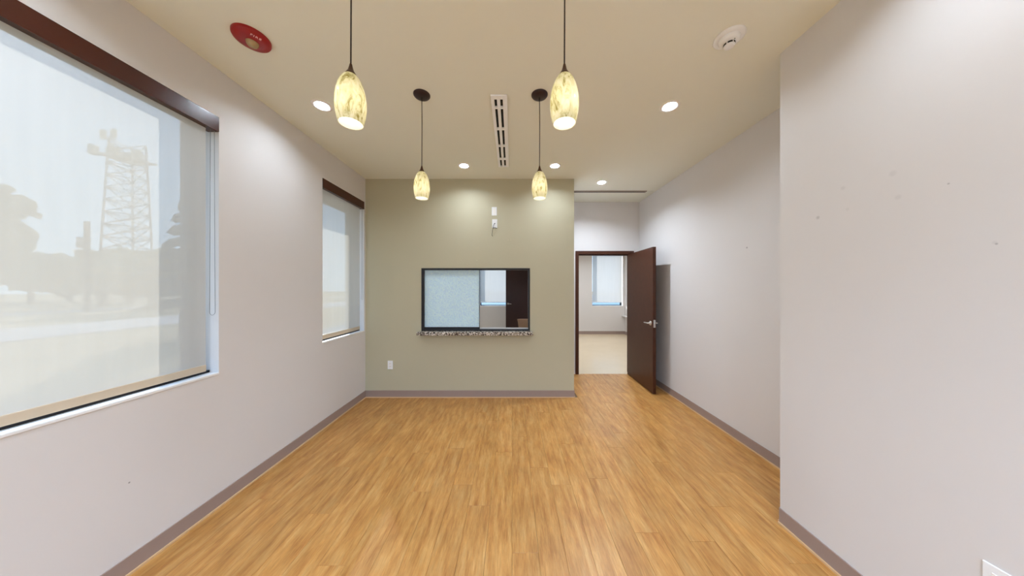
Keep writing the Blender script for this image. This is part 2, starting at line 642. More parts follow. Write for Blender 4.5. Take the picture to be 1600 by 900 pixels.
# ------------------------------------------------------------------ ceiling
LIGHTS = [(-1.557 / 2.19 * 2.254 * .985, 2.254), (1.316, 2.262), (-0.595, 3.363), (0.531, 3.363), (1.285, 3.893)]
REAR_FILL = [(-0.9, -0.7), (0.6, -0.7), (0.6, -1.8), (-0.9, -1.8), (0.6, -2.7), (-0.9, -2.7)]  # unseen downlights added behind the camera to fill the lobby with light
SIDE = [(-1.56, 0.92), (1.31, 0.92)]
FAR_FILL = [(-0.9, 5.3), (-0.9, 7.6), (2.0, 5.9), (2.9, 7.6), (1.7, 7.6)]  # unseen downlights added to brighten the office and hallway
hh = 0.052
bm = bmesh.new()
VENT = (-0.168, -0.038, 2.12, 3.365)
holes = [(a - hh, a + hh, b - hh, b + hh) for a, b in LIGHTS + SIDE + REAR_FILL + FAR_FILL]
panel(bm, XLO, XFR + .15, YREAR - .12, YF + .25, holes, lambda u0, u1, v0, v1: (u0, u1, v0, v1, CEIL, CEIL + 0.15))
struct('ceiling', bm, m_ceil, 'plain cream painted ceiling above the lobby', 'ceiling')

# ------------------------------------------------------------------ walls
def hz(*h): return list(h)
bm = bmesh.new()
panel(bm, YREAR - .12, YF + .25, -0.14, CEIL, [(WIN[1][0], WIN[1][1], SILL, HEAD), (WIN[2][0], WIN[2][1], SILL, HEAD)],
      lambda u0, u1, v0, v1: (XLO, XL, u0, u1, v0, v1))
struct('wall_left', bm, m_wall_left, 'pale warm grey wall holding the two shaded windows', 'wall')
bm = bmesh.new()
panel(bm, XL, XG, 0, CEIL, [PT], lambda u0, u1, v0, v1: (u0, u1, YG, YG + TG, v0, v1))
wall_green = struct('wall_back', bm, m_green, 'sage green accent wall with the sliding service window', 'wall')
bm = bmesh.new()
panel(bm, YG + TG, YF, 0, CEIL, [(7.50, 8.44, 0, 2.115)], lambda u0, u1, v0, v1: (XG - .12, XG, u0, u1, v0, v1))
struct('wall_partition', bm, m_wall, 'pale wall between the office and the hallway', 'wall')
bm = bmesh.new()
panel(bm, XG, XFR, 0, CEIL, [(DO[0], DO[1], 0, DO[2])], lambda u0, u1, v0, v1: (u0, u1, YD, YD + TD, v0, v1))
struct('wall_doorway', bm, m_wall, 'pale wall around the open dark doorway', 'wall')
struct('wall_right', box(XR, XR + .12, YN, YD, 0, CEIL), m_wall_right, 'pale wall running behind the open brown door', 'wall')
struct('wall_near', box(XN, XR + .12, YREAR, YN, 0, CEIL), m_wall_near, 'large scuffed off white wall nearest on the right side', 'wall')
RW = (-1.85, 1.55, 0.10, 2.70)
bm = bmesh.new()
panel(bm, XL, XN, -0.14, CEIL, [RW], lambda u0, u1, v0, v1: (u0, u1, YREAR - .12, YREAR, v0, v1))
struct('wall_rear', bm, m_wall, 'pale wall closing the lobby behind the viewpoint', 'wall')
w6 = thing('window_6', (0, YREAR, RW[2]), 'wide glazed front added behind the viewpoint for daylight', 'window', kind='structure')  # glazing added out of view to bring bluish daylight into the lobby
fr_l = [(RW[0], RW[1], YREAR - .09, YREAR - .03, RW[2], RW[2] + .05), (RW[0], RW[1], YREAR - .09, YREAR - .03, RW[3] - .05, RW[3])]
for k in range(4):
    xx = RW[0] + (RW[1] - RW[0] - .05) * k / 3
    fr_l.append((xx, xx + .05, YREAR - .09, YREAR - .03, RW[2] + .05, RW[3] - .05))
part('window_frame', boxes(fr_l), m_bronze, w6)
for k in range(3):
    xx = RW[0] + (RW[1] - RW[0] - .05) * k / 3
    part('pane', box(xx + .046, xx + (RW[1] - RW[0] - .05) / 3 + .004, YREAR - .063, YREAR - .057, RW[2] + .046, RW[3] - .046), m_glass, w6)
bm = bmesh.new()
panel(bm, XL, XFR, 0, CEIL, [(v[0], v[1], SILL, HEAD) for v in FARWIN.values()],
      lambda u0, u1, v0, v1: (u0, u1, YF, YF + .25, v0, v1))
struct('wall_far', bm, m_wall, 'far pale wall with windows beyond the doorway', 'wall')
struct('wall_hall', box(XFR, XFR + .15, YD + TD, YF, 0, CEIL), m_wall, 'side wall at the far right of the hallway room', 'wall')

# ------------------------------------------------------------------ baseboards
BH, BT = 0.098, 0.007
def base(name, label, x0, x1, y0, y1, nx, ny, toe=True):
    """a vinyl base along a wall face; (nx, ny) points into the room"""
    def run(t, z0, z1):
        if nx: return box(min(x0, x0 + nx * t), max(x0, x0 + nx * t), y0, y1, z0, z1)
        return box(x0, x1, min(y0, y0 + ny * t), max(y0, y0 + ny * t), z0, z1)
    o = struct(name, run(BT, 0.0, BH), m_base, label, 'baseboard')
    if toe:
        part('toe_strip', run(0.016, 0.0, 0.011), m_toe, o, 'pale tan strip along the floor')
base('baseboard_left', 'taupe vinyl baseboard under the two shaded windows', XL, XL, YREAR, YG, 1, 0)
base('baseboard_back', 'taupe vinyl baseboard along the sage green wall', XL, XG, YG, YG, 0, -1)
base('baseboard_end', 'taupe vinyl baseboard on the end of the green wall', XG, XG, YG, YD, 1, 0)
base('baseboard_right', 'taupe vinyl baseboard on the wall behind the open door', XR, XR, YN, YD, -1, 0)
base('baseboard_near', 'taupe vinyl baseboard under the large near right wall', XN, XN, YREAR, YN, -1, 0)
base('baseboard_corner', 'taupe vinyl baseboard around the near wall corner', XN, XR, YN, YN, 0, 1)
base('baseboard_doorway', 'short taupe baseboard beside the right door frame', DO[1] + .057, XR, YD, YD, 0, -1)
base('baseboard_far', 'taupe baseboard under the far window through the doorway', XG, XFR, YF, YF, 0, -1, False)
base('baseboard_hall', 'taupe baseboard at the right of the far room', XFR, XFR, YD + TD, YF, -1, 0, False)

# ------------------------------------------------------------------ windows and roller shades
FABX = XL - 0.035
def window_left(n, y0, y1, label, gap_label):
    w = thing('window_%d' % n, (XL, (y0 + y1) / 2, SILL), label, 'window', kind='structure')
    fx0, fx1, t = -2.245, -2.185, 0.05
    part('window_frame', boxes([(fx0, fx1, y0, y1, SILL, SILL + t), (fx0, fx1, y0, y1, HEAD - t, HEAD),
                                (fx0, fx1, y0, y0 + t, SILL + t, HEAD - t), (fx0, fx1, y1 - t, y1, SILL + t, HEAD - t)]),
         m_bronze, w, 'dark bronze aluminium frame')
    part('sill_channel', box(fx1, -2.100, y0, y1, SILL + 0.009, SILL + 0.026), m_bronze, w, 'black channel along the sill')
    part('pane', box(-2.218, -2.212, y0 + t - .004, y1 - t + .004, SILL + t - .004, HEAD - t + .004), m_glass, w)
    part('window_sill', box(fx1, XL + 0.004, y0, y1, SILL - 0.004, SILL + 0.010, bev=0.002), m_sillw, w, 'white sill board')
    return w
window_left(1, *WIN[1], 'large near window in the left wall with white sill', '')
window_left(2, *WIN[2], 'narrow window beside the sage green wall', '')

def shade_left(y0, y1, label, chain):
    s = thing('roller_shade', (FABX, (y0 + y1) / 2, HEAD), label, 'roller shade', 'roller shades in the lobby windows')
    part('fascia', box(XL - 0.075, XL + 0.004, y0 + 0.006, y1 - 0.001, 2.602, HEAD - 0.001, bev=0.0015), m_fascia, s, 'dark brown fascia board')
    part('end_cap', box(XL - 0.07, XL + 0.0045, y0 + 0.001, y0 + 0.005, 2.603, HEAD - 0.002), m_blackpl, s)
    bm = bmesh.new()
    n = 24
    f0, f1 = y0 + 0.03, y1 - 0.05
    zt, zb = 2.604, 0.957
        # a sheet: one layer, so that light is scattered once
    cols = [[bm.verts.new((FABX, f0 + (f1 - f0) * i / n, z)) for z in (zb + 0.045, (zt + zb) / 2, zt)] for i in range(n + 1)]
    for a, b in zip(cols, cols[1:]):
        for k in range(2):
            bm.faces.new((a[k], b[k], b[k + 1], a[k + 1]))
    part('fabric', bm, m_fabric, s, 'translucent beige shade cloth')
    part('hem_bar', box(FABX - 0.005, FABX + 0.005, f0, f1, zb, zb + 0.045, bev=0.003), m_hem, s, 'cloth covered hem bar')
    if chain:
        yc, zl = chain
        pts = []
        for i in range(25):
            u = i / 24
            ang = PI * u
            pts.append((XL - 0.012, yc + 0.017 * math.cos(ang), zl + 0.02 - 0.02 * math.sin(ang)))
        pts = [(XL - 0.012, yc + 0.012, 2.605)] + pts + [(XL - 0.012, yc - 0.012, 2.605)]
        part('chain', tube(bmesh.new(), pts, 0.0013, 6), m_chain, s, 'thin beaded pull chain')
    return s
shade_left(*WIN[1], 'wide beige roller shade with brown fascia on the large near window', (WIN[1][1] - 0.030, 1.335))
shade_left(*WIN[2], 'narrow beige roller shade with brown fascia next to the green wall', (WIN[2][1] - 0.030, 1.36))

def window_far(n, x0, x1, label, slabel):
    w = thing('window_%d' % n, ((x0 + x1) / 2, YF, SILL), label, 'window', kind='structure')
    a, b, t = YF + 0.14, YF + 0.20, 0.03
    part('window_frame', boxes([(x0, x1, a, b, SILL, SILL + t), (x0, x1, a, b, HEAD - t, HEAD),
                                (x0, x0 + t, a, b, SILL + t, HEAD - t), (x1 - t, x1, a, b, SILL + t, HEAD - t)]), m_bronze, w, 'dark bronze aluminium frame')
    part('pane', box(x0 + t - .004, x1 - t + .004, a + .027, a + .033, SILL + t - .004, HEAD - t + .004), m_glass, w)
    part('window_sill', box(x0, x1, YF - .004, a, SILL - .004, SILL + .008), m_sillw, w)
    s = thing('roller_shade', ((x0 + x1) / 2, YF + .04, HEAD), slabel, 'roller shade', 'white shades in the far rooms')
    part('fascia', box(x0 + .004, x1 - .004, YF - 0.004, YF + 0.07, 2.602, HEAD - .001), m_fascia, s)
    bm = bmesh.new()
    v = [bm.verts.new(p) for p in ((x0 + .02, YF + .04, 1.06), (x1 - .02, YF + .04, 1.06), (x1 - .02, YF + .04, 2.604), (x0 + .02, YF + .04, 2.604))]
    bm.faces.new(v)
    part('fabric', bm, m_fabric_far, s)
    part('hem_bar', box(x0 + .02, x1 - .02, YF + .034, YF + .046, 1.04, 1.06), m_white, s)
window_far(3, *FARWIN[3], 'far office window seen through the sliding service window', 'white roller shade seen through the sliding service window')
window_far(4, *FARWIN[4], 'far window seen through the open doorway', 'white roller shade seen through the open doorway')

# ------------------------------------------------------------------ door with frame
d1 = thing('door_1', (DO[1], YD, 0), 'dark brown wooden door standing open with steel lever', 'door', kind='structure')
fw, fo = 0.057, 0.018
part('door_frame', boxes([(DO[0] - fw, DO[0], YD - fo, YD + TD + fo, 0, DO[2] + fw), (DO[1], DO[1] + fw, YD - fo, YD + TD + fo, 0, DO[2] + fw),
                          (DO[0], DO[1], YD - fo, YD + TD + fo, DO[2], DO[2] + fw),
                          (DO[0], DO[0] + .014, YD + .05, YD + .09, 0, DO[2]), (DO[0] + .014, DO[1], YD + .05, YD + .09, DO[2] - .014, DO[2])]),
     m_espresso, d1, 'dark brown steel door frame')
hinge = Vector((2.073, YD - 0.022, 0))
ang = math.radians(-1.35)
Rm = Matrix.Translation(hinge) @ Matrix.Rotation(ang, 4, 'Z')
def leaf_part(name, bm, mat, parent, label=None):
    bm.transform(Rm)
    return part(name, bm, mat, parent, label)
leaf = leaf_part('door_leaf', box(-0.044, 0.0, -0.905, -0.002, 0.010, 2.108, bev=0.0015), m_espresso, d1, 'flat dark brown door leaf')
def lever(side):
    bm = bmesh.new()
    xs = -0.044 if side < 0 else 0.0
    yc, zc = -0.842, 1.012
    # rose
    rp_ = [(0.0, 0.0), (0.032, 0.0), (0.034, 0.004), (0.030, 0.011), (0.016, 0.013), (0.011, 0.03), (0.011, 0.05), (0.0, 0.052)]
    lathe(bm, [(max(r, 0.0004), z) for r, z in rp_], 0, 0, 24)
    M = Matrix.Translation((xs, yc, zc)) @ Matrix.Rotation(-PI / 2 if side < 0 else PI / 2, 4, 'Y')
    bm.transform(M)
    k = xs + side * 0.045
    tube(bm, [(k, yc - .008, zc), (k, yc + .03, zc), (k + side * .004, yc + .075, zc), (k, yc + .112, zc - .002)], [0.0105, 0.010, 0.009, 0.0075], 10)
    return bm
leaf_part('door_handle', lever(-1), m_steel, leaf, 'satin steel lever handle')
leaf_part('door_handle', lever(1), m_steel, leaf, 'satin steel lever handle')
leaf_part('latch_plate', boxes([(-0.036, -0.008, -0.9072, -0.9050, 0.955, 1.065), (-0.028, -0.016, -0.916, -0.907, 1.0, 1.02)]), m_steel, leaf, 'steel latch plate on the door edge')
for zc in (0.25, 1.06, 1.9):
    part('hinge', lathe(bmesh.new(), [(0.007, zc - .05), (0.007, zc + .05)], 2.082, YD - 0.026, 12, True, True), m_steel, d1)

# ------------------------------------------------------------------ sliding service window in the green wall
x0, x1, z0, z1 = PT
w5 = thing('window_5', ((x0 + x1) / 2, YG, z0), 'sliding service window with dark frame in the green wall', 'window', kind='structure')
t = 0.022
ya, yb = YG - 0.006, YG + TG + 0.004
part('window_frame', boxes([(x0, x0 + 0.038, ya, yb, z0 + 0.02, z1 - t), (x1 - t, x1, ya, yb, z0 + 0.02, z1 - t), (x0, x1, ya, yb, z1 - t, z1), (x0, x1, ya, yb, z0, z0 + 0.020)]),
     m_rail, w5, 'dark indigo black metal frame')
part('track', box(x0 + .038, x1 - t, YG + 0.045, YG + 0.085, z0 + 0.020, z0 + 0.034), m_alu, w5, 'pale aluminium sliding track')
xm = -0.456
pane = part('pane', box(x0 + .036, xm, YG + 0.018, YG + 0.024, z0 + 0.050, z1 - 0.024), m_obscure, w5, 'bluish obscured glass sliding pane')
part('bottom_rail', box(x0 + .036, xm, YG + 0.010, YG + 0.032, z0 + 0.020, z0 + 0.050), m_rail, pane)
part('top_rail', box(x0 + .036, xm, YG + 0.010, YG + 0.032, z1 - 0.026, z1 - 0.020), m_rail, pane)
part('edge_strip', box(xm, xm + 0.006, YG + 0.014, YG + 0.028, z0 + 0.020, z1 - 0.024), m_rail, pane)
solo('granite_ledge', boxes([(-1.290, 0.284, YG - 0.115, YG, 0.878, 0.9248)], bev=0.005), m_granite, (-0.5, YG, 0.9),
     'speckled brown granite ledge below the sliding service window', 'ledge')

# ------------------------------------------------------------------ office behind the service window
d2 = thing('door_2', (0.74, 8.45, 0), 'dark door standing open in the office behind the service window', 'door', kind='structure')
lf = part('door_leaf', box(-0.193, 0.715, 8.445, 8.49, 0.01, 2.108, bev=0.0015), m_shaded_door, d2)
bm = bmesh.new()
lathe(bm, [(0.0004, 0), (0.034, 0), (0.034, 0.006), (0.012, 0.014), (0.012, 0.05), (0.0004, 0.052)], 0, 0, 20)
bm.transform(Matrix.Translation((-0.125, 8.445, 1.03)) @ Matrix.Rotation(PI / 2, 4, 'X'))
tube(bm, [(-0.13, 8.40, 1.03), (-0.07, 8.40, 1.03), (-0.02, 8.40, 1.025)], [0.012, 0.010, 0.008], 8)
part('door_handle', bm, m_steel, lf, 'steel lever handle')
part('door_frame', boxes([(XG - .138, XG + .018, 7.443, 7.50, 0, 2.172), (XG - .138, XG + .018, 8.44, 8.497, 0, 2.172), (XG - .138, XG + .018, 7.50, 8.44, 2.115, 2.172)]), m_espresso, d2)

ch = thing('office_chair', (0.36, 5.75, 0), 'taupe padded office chair behind the service window', 'chair')
bm = bmesh.new()
rows = []
for k in range(9):
    v = k / 8
    zz = 0.50 + 0.385 * v
    hw = 0.195 + 0.055 * v
    row_ = []
    for i in range(11):
        u = i / 10 * 2 - 1
        row_.append((0.36 + hw * u, 5.60 + 0.035 * u * u - 0.05 * (1 - v) * 0 - 0.06 * v, zz - 0.012 * u ** 6 * (1 if k == 8 else 0)))
    rows.append(row_)
for th in (0, 1):
    vv = [[bm.verts.new((p[0], p[1] + 0.05 * th, p[2])) for p in r] for r in rows]
    if th == 0: fr_ = vv
    else: bk_ = vv
    for a, b in zip(vv, vv[1:]):
        for i in range(10):
            bm.faces.new((a[i], a[i + 1], b[i + 1], b[i]))
for i in range(10):
    bm.faces.new((fr_[0][i], fr_[0][i + 1], bk_[0][i + 1], bk_[0][i])); bm.faces.new((fr_[8][i], fr_[8][i + 1], bk_[8][i + 1], bk_[8][i]))
for k in range(8):
    bm.faces.new((fr_[k][0], fr_[k + 1][0], bk_[k + 1][0], bk_[k][0])); bm.faces.new((fr_[k][10], fr_[k + 1][10], bk_[k + 1][10], bk_[k][10]))
part('backrest', bm, m_taupe, ch)
part('seat', box(0.12, 0.60, 5.66, 6.12, 0.42, 0.50, bev=0.025), m_taupe, ch)
part('back_bracket', tube(bmesh.new(), [(0.36, 5.85, 0.40), (0.36, 5.62, 0.41), (0.36, 5.575, 0.48), (0.36, 5.60, 0.56)], 0.018, 8), m_blackpl, ch)
part('gas_lift', lathe(bmesh.new(), [(0.03, 0.09), (0.03, 0.24), (0.018, 0.24), (0.018, 0.42)], 0.36, 5.88, 16, True, True), m_blackpl, ch)
for k in range(5):
    a = 2 * PI * k / 5 + 0.3
    lg = part('leg', tube(bmesh.new(), [(0.36, 5.88, 0.11), (0.36 + .29 * math.cos(a), 5.88 + .29 * math.sin(a), 0.075)], [0.024, 0.016], 8), m_blackpl, ch)
    bm = bmesh.new()
    lathe(bm, [(0.0004, -.02), (0.028, -.02), (0.03, 0), (0.028, .02), (0.0004, .02)], 0, 0, 14)
    bm.transform(Matrix.Translation((0.36 + .29 * math.cos(a), 5.88 + .29 * math.sin(a), 0.030)) @ Matrix.Rotation(PI / 2, 4, 'Y'))
    part('caster', bm, m_blackpl, lg)
bm = bmesh.new()
lathe(bm, [(0.0004, 0), (0.014, 0), (0.016, .02), (0.0004, .024)], 0, 0, 14)
bm.transform(Matrix.Translation((0.118, 5.66, 0.46)) @ Matrix.Rotation(-PI / 2, 4, 'Y'))
part('knob', bm, m_alu, ch, 'pale adjusting knob')

solo('window_ledge', box(XFR - 0.10, XFR, 7.2, YF - 0.02, 0.585, 0.615, bev=0.003), m_sillw, (XFR, 8, 0.6),
     'white ledge on the side wall seen at the doorway edge', 'ledge')

# ------------------------------------------------------------------ downlights
def downlight(x, y, label, group, lens=None):
    t_ = thing('recessed_downlight', (x, y, CEIL), label, 'downlight', group)
    bm = bmesh.new()
    lathe(bm, [(0.052, CEIL + .002), (0.0515, CEIL - .003), (0.060, CEIL - .007), (0.072, CEIL - .005), (0.077, CEIL)], x, y, 40)
    part('trim_ring', bm, m_trimw, t_)
    bm = bmesh.new()
    lathe(bm, [(0.0515, CEIL - .002), (0.047, CEIL + 0.028)], x, y, 40)
    part('baffle', bm, m_trimw, t_)
    bm = bmesh.new()
    lathe(bm, [(0.0005, CEIL + .024), (0.030, CEIL + .025), (0.047, CEIL + 0.028)], x, y, 32)
    part('lens', bm, lens or m_lens, t_)
    return t_
g_dl = 'recessed downlights in the lobby ceiling'
dl = downlight(*LIGHTS[0], 'white recessed downlight partly behind the front left pendant', g_dl)
names = ['white recessed downlight nearest the smoke detector', 'white recessed downlight left of the ceiling vent by the green wall',
         'white recessed downlight right of the ceiling vent by the green wall', 'white recessed downlight in front of the doorway']
for (x, y), lb in zip(LIGHTS[1:4], names):
    dup(dl, (x, y, CEIL), lb)
downlight(*LIGHTS[4], names[3], g_dl, m_lens_recess)
for (x, y), lb in zip(SIDE, ('white recessed downlight above the large window shade', 'white recessed downlight close to the near right wall')):
    dup(dl, (x, y, CEIL), lb)
dr = None
for (x, y), lb in zip(REAR_FILL, ('first row behind the viewpoint, window side', 'first row behind the viewpoint, far from the window',
                               'middle row behind the viewpoint, far from the window', 'middle row behind the viewpoint, window side',
                               'last row behind the viewpoint, far from the window', 'last row behind the viewpoint, window side')):
    if dr is None: dr = downlight(x, y, 'added fill downlight, ' + lb, 'added fill downlights at the rear of the lobby', m_fill_rear)
    else: dup(dr, (x, y, CEIL), 'added fill downlight, ' + lb)
df_ = None
for (x, y), lb in zip(FAR_FILL, ('front ceiling of the office', 'rear ceiling of the office', 'front ceiling of the hallway room', 'window corner of the hallway room', 'inner corner of the hallway room')):
    if df_ is None: df_ = downlight(x, y, 'added fill downlight in the ' + lb, 'added fill downlights in the rooms behind', m_fill_far)
    else: dup(df_, (x, y, CEIL), 'added fill downlight in the ' + lb)

# ------------------------------------------------------------------ pendant lamps
def pendant(x, y, label):
    p = thing('pendant_lamp', (x, y, CEIL), label, 'pendant lamp', 'marbled glass pendant lamps')
    bm = bmesh.new()
    lathe(bm, [(0.064, CEIL), (0.064, CEIL - .006), (0.058, CEIL - .014), (0.040, CEIL - .021), (0.012, CEIL - .024), (0.0005, CEIL - .024)], x, y, 40)
    part('canopy', bm, m_canopy, p, 'dark red brown ceiling canopy')
    zb, zt = 2.222, 2.428
    part('cord', tube(bmesh.new(), [(x, y, CEIL - .02), (x + .0015, y, 2.8), (x, y, zt + .04)], 0.0032, 8), m_cord, p)
    bm = bmesh.new()
    lathe(bm, [(0.0050, zt + .048), (0.0070, zt + .038), (0.0115, zt + .022), (0.0205, zt + .006), (0.0262, zt - .003), (0.0005, zt - .003)], x, y, 32, close_top=False)
    part('socket_cap', bm, m_cone, p, 'bronze conical cap')
    H = zt - zb
    prof = [(0.0, 0.0475), (0.08, 0.0520), (0.2, 0.0572), (0.35, 0.0605), (0.5, 0.0600), (0.65, 0.0560), (0.78, 0.0490), (0.88, 0.0405), (0.95, 0.0320), (1.0, 0.0240)]
    bm = bmesh.new()
    lathe(bm, [(r, zb + u * H) for u, r in prof], x, y, 40)
    sh = part('lamp_shade', bm, m_shade, p, 'marbled cream and olive glass shade')
    bm = bmesh.new()
    lathe(bm, [(r - 0.0015, zb + 0.0005 + u * (H - 0.001)) for u, r in prof], x, y, 40)
    part('opal_lining', bm, m_shade_in, sh, 'white opal inner glass')
    bm = bmesh.new()
    lathe(bm, [(0.0005, zb + .045), (0.012, zb + .047), (0.020, zb + .057), (0.023, zb + .07), (0.020, zb + .085), (0.013, zb + .11), (0.012, zb + .13), (0.0005, zb + .132)], x, y, 24)
    part('bulb', bm, m_bulb, p)
    return p
p0 = pendant(-0.689, 1.160, 'marbled glass pendant lamp nearest the red alarm')
dup(p0, (0.224, 1.160, CEIL), 'marbled glass pendant lamp nearest the smoke detector')
dup(p0, (-0.707, 2.127, CEIL), 'smaller looking pendant lamp hanging left of the ceiling vent')
dup(p0, (0.216, 2.127, CEIL), 'smaller looking pendant lamp hanging right of the ceiling vent')

# ------------------------------------------------------------------ linear ceiling vent
v = thing('ceiling_vent', (-0.103, 2.74, CEIL), 'white linear air vent with two rows of black slots', 'vent')
segs = [(2.158, 2.250), (2.273, 2.548), (2.579, 2.853), (2.884, 3.142), (3.178, 3.343)]
sl = [(-0.142, -0.121), (-0.095, -0.074)]
bm = bmesh.new()
hl = [(s0, s1, a, b) for s0, s1 in sl for a, b in segs]
panel(bm, VENT[0], VENT[1], VENT[2], VENT[3], hl, lambda u0, u1, v0, v1: (u0, u1, v0, v1, CEIL - 0.016, CEIL - 0.002))
part('vent_frame', bm, m_vent, v)
for s0, s1 in sl:
    for a, b in segs:
        part('slot', box(s0, s1, a, b, CEIL - 0.004, CEIL - 0.001), m_slot, v, 'black air slot')

st = thing('ceiling_strip', (1.5, 4.25, CEIL), 'slim grey brown ceiling strip in front of the doorway', 'ceiling strip')
part('strip', box(XG + .001, 2.10, 4.222, 4.278, CEIL - 0.012, CEIL - .0005), m_track, st)
part('slot', box(XG + .002, 2.08, 4.240, 4.262, CEIL - 0.014, CEIL - .011), m_cable, st)
part('end_piece', box(2.10, 2.20, 4.232, 4.285, CEIL - 0.010, CEIL - .0005), m_ceil, st)

# ------------------------------------------------------------------ fire alarm strobe and smoke detector
cx, cy = -1.573, 1.640
a_ = thing('fire_alarm', (cx, cy, CEIL), 'round red fire alarm with clear strobe lens on the ceiling', 'fire alarm')
bm = bmesh.new()
lathe(bm, [(0.091, CEIL), (0.091, CEIL - .012), (0.087, CEIL - .020), (0.060, CEIL - .026), (0.034, CEIL - .028), (0.0005, CEIL - .028)], cx, cy, 48)
part('alarm_plate', bm, m_red, a_)
bm = bmesh.new()
lathe(bm, [(0.031, CEIL - .027), (0.030, CEIL - .036), (0.024, CEIL - .046), (0.012, CEIL - .052), (0.0005, CEIL - .053)], cx - 0.002, cy + 0.006, 32)
part('strobe_lens', bm, m_strobe, a_, 'clear domed strobe lens')
fc = bpy.data.curves.new('lettering', 'FONT')
fc.body = 'FIRE'
fc.size = 0.021
fc.space_character = 1.35
fc.align_x = 'CENTER'
fc.align_y = 'CENTER'
fc.extrude = 0.0006
fc.offset = 0.0006
fc.materials.append(m_letter)
ft_ = bpy.data.objects.new('lettering_outline', fc)
C.objects.link(ft_)
bpy.context.view_layer.update()
lm_ = bpy.data.meshes.new_from_object(ft_.evaluated_get(bpy.context.evaluated_depsgraph_get()))
bpy.data.objects.remove(ft_)
fo_ = bpy.data.objects.new('lettering', lm_)
C.objects.link(fo_)
fo_.parent = a_
th = math.radians(54)
xd = Vector((math.cos(th), math.sin(th), 0))
ud = Vector((math.sin(th), -math.cos(th), 0))
zd = xd.cross(ud)
slope = 0.0
fo_.matrix_local = Matrix(((xd.x, ud.x, zd.x, 0.053), (xd.y, ud.y, zd.y, -0.030), (xd.z, ud.z, zd.z, -0.0262), (0, 0, 0, 1)))
fo_['label'] = 'pale raised FIRE lettering'

sx_, sy_ = 1.313, 1.640
s_ = thing('smoke_detector', (sx_, sy_, CEIL), 'round white smoke detector on the ceiling', 'smoke detector')
bm = bmesh.new()
lathe(bm, [(0.080, CEIL), (0.080, CEIL - .005), (0.074, CEIL - .010), (0.056, CEIL - .012), (0.0005, CEIL - .012)], sx_, sy_, 48)
part('base_plate', bm, m_white, s_)
bm = bmesh.new()
lathe(bm, [(0.054, CEIL - .011), (0.053, CEIL - .022), (0.046, CEIL - .034), (0.032, CEIL - .040), (0.0005, CEIL - .040)], sx_, sy_, 48)
part('detector_body', bm, m_white, s_)
bm = bmesh.new()
lathe(bm, [(0.028, CEIL - .039), (0.029, CEIL - .052), (0.025, CEIL - .058), (0.0005, CEIL - .058)], sx_, sy_, 32)
part('sensor_cap', bm, m_white, s_)
for k in range(6):
    bm = bmesh.new()
    a0 = 2 * PI * k / 6 + 0.12 + PI / 6
    a1 = a0 + 2 * PI / 6 - 0.22
    vs = []
    for r_, z_ in ((0.0298, CEIL - .041), (0.0298, CEIL - .0505)):
        vs.append([bm.verts.new((sx_ + r_ * math.cos(a0 + (a1 - a0) * i / 6), sy_ + r_ * math.sin(a0 + (a1 - a0) * i / 6), z_)) for i in range(7)])
    vi = [[bm.verts.new((sx_ + (w_.co.x - sx_) * .9, sy_ + (w_.co.y - sy_) * .9, w_.co.z)) for w_ in r_] for r_ in vs]
    for i in range(6):
        bm.faces.new((vs[0][i], vs[0][i + 1], vs[1][i + 1], vs[1][i]))
        bm.faces.new((vi[0][i], vi[0][i + 1], vi[1][i + 1], vi[1][i]))
        bm.faces.new((vs[0][i], vs[0][i + 1], vi[0][i + 1], vi[0][i]))
        bm.faces.new((vs[1][i], vs[1][i + 1], vi[1][i + 1], vi[1][i]))
    part('vent_slot', bm, m_slot, s_, 'black sensing slot')
bm = bmesh.new()
lathe(bm, [(0.0022, CEIL - .036), (0.0022, CEIL - .041), (0.0003, CEIL - .0412)], sx_ + 0.004, sy_ - 0.036, 10)
part('indicator', bm, m_slot, s_)

# ------------------------------------------------------------------ wall plates and cable
def plate_green(x, z, label, kind):
    p = thing('wall_plate', (x, YG, z), label, 'wall plate', 'white plates on the green wall')
    part('cover', box(x - .036, x + .036, YG - .006, YG, z - .060, z + .060, bev=0.003), m_white, p)
    if kind == 'outlet':
        for dz in (-.019, .019):
            part('socket', box(x - .016, x + .016, YG - .008, YG - .005, z + dz - .014, z + dz + .014, bev=0.002), m_trimw, p)
            for dx in (-.006, .006):
                part('prong_slot', box(x + dx - .0012, x + dx + .0012, YG - .0085, YG - .0075, z + dz - .004, z + dz + .006), m_slot, p)
    elif kind == 'decora':
        part('insert', box(x - .017, x + .017, YG - .008, YG - .005, z - .033, z + .033, bev=0.0015), m_trimw, p)
    else:
        bm = bmesh.new()
        lathe(bm, [(0.007, 0), (0.007, .003), (0.0003, .003)], 0, 0, 16)
        bm.transform(Matrix.Translation((x, YG - .006, z)) @ Matrix.Rotation(PI / 2, 4, 'X'))
        part('grommet', bm, m_slot, p)
    for dz in (-.048, .048):
        part('screw', box(x - .0025, x + .0025, YG - .0068, YG - .0055, z + dz - .0025, z + dz + .0025), m_alu, p)
    return p
g = gpt(772.4, 330.3)
plate_green(g[0], g[2], 'upper blank white wall plate above the service window', 'decora')
g = gpt(773, 349.5)
plate_green(g[0], g[2], 'lower white cable plate with a black cable coming out', 'cable')
pc = [gpt(772.5, 349.3), gpt(771.2, 353), gpt(770.3, 358), gpt(769.4, 364), gpt(768.8, 367.5), gpt(769.5, 369.4)]
off = [0.004, 0.028, 0.030, 0.018, 0.012, 0.010]
bm = tube(bmesh.new(), [(p[0], YG - o_, p[2]) for p, o_ in zip(pc, off)], 0.0032, 8)
tube(bm, [(gpt(770.6, 356.3)[0], YG - .026, gpt(0, 356.3)[2]), (gpt(774, 356.2)[0], YG - .020, gpt(0, 356.2)[2]), (gpt(776.6, 356.8)[0], YG - .012, gpt(0, 356.8)[2])], 0.0022, 8)
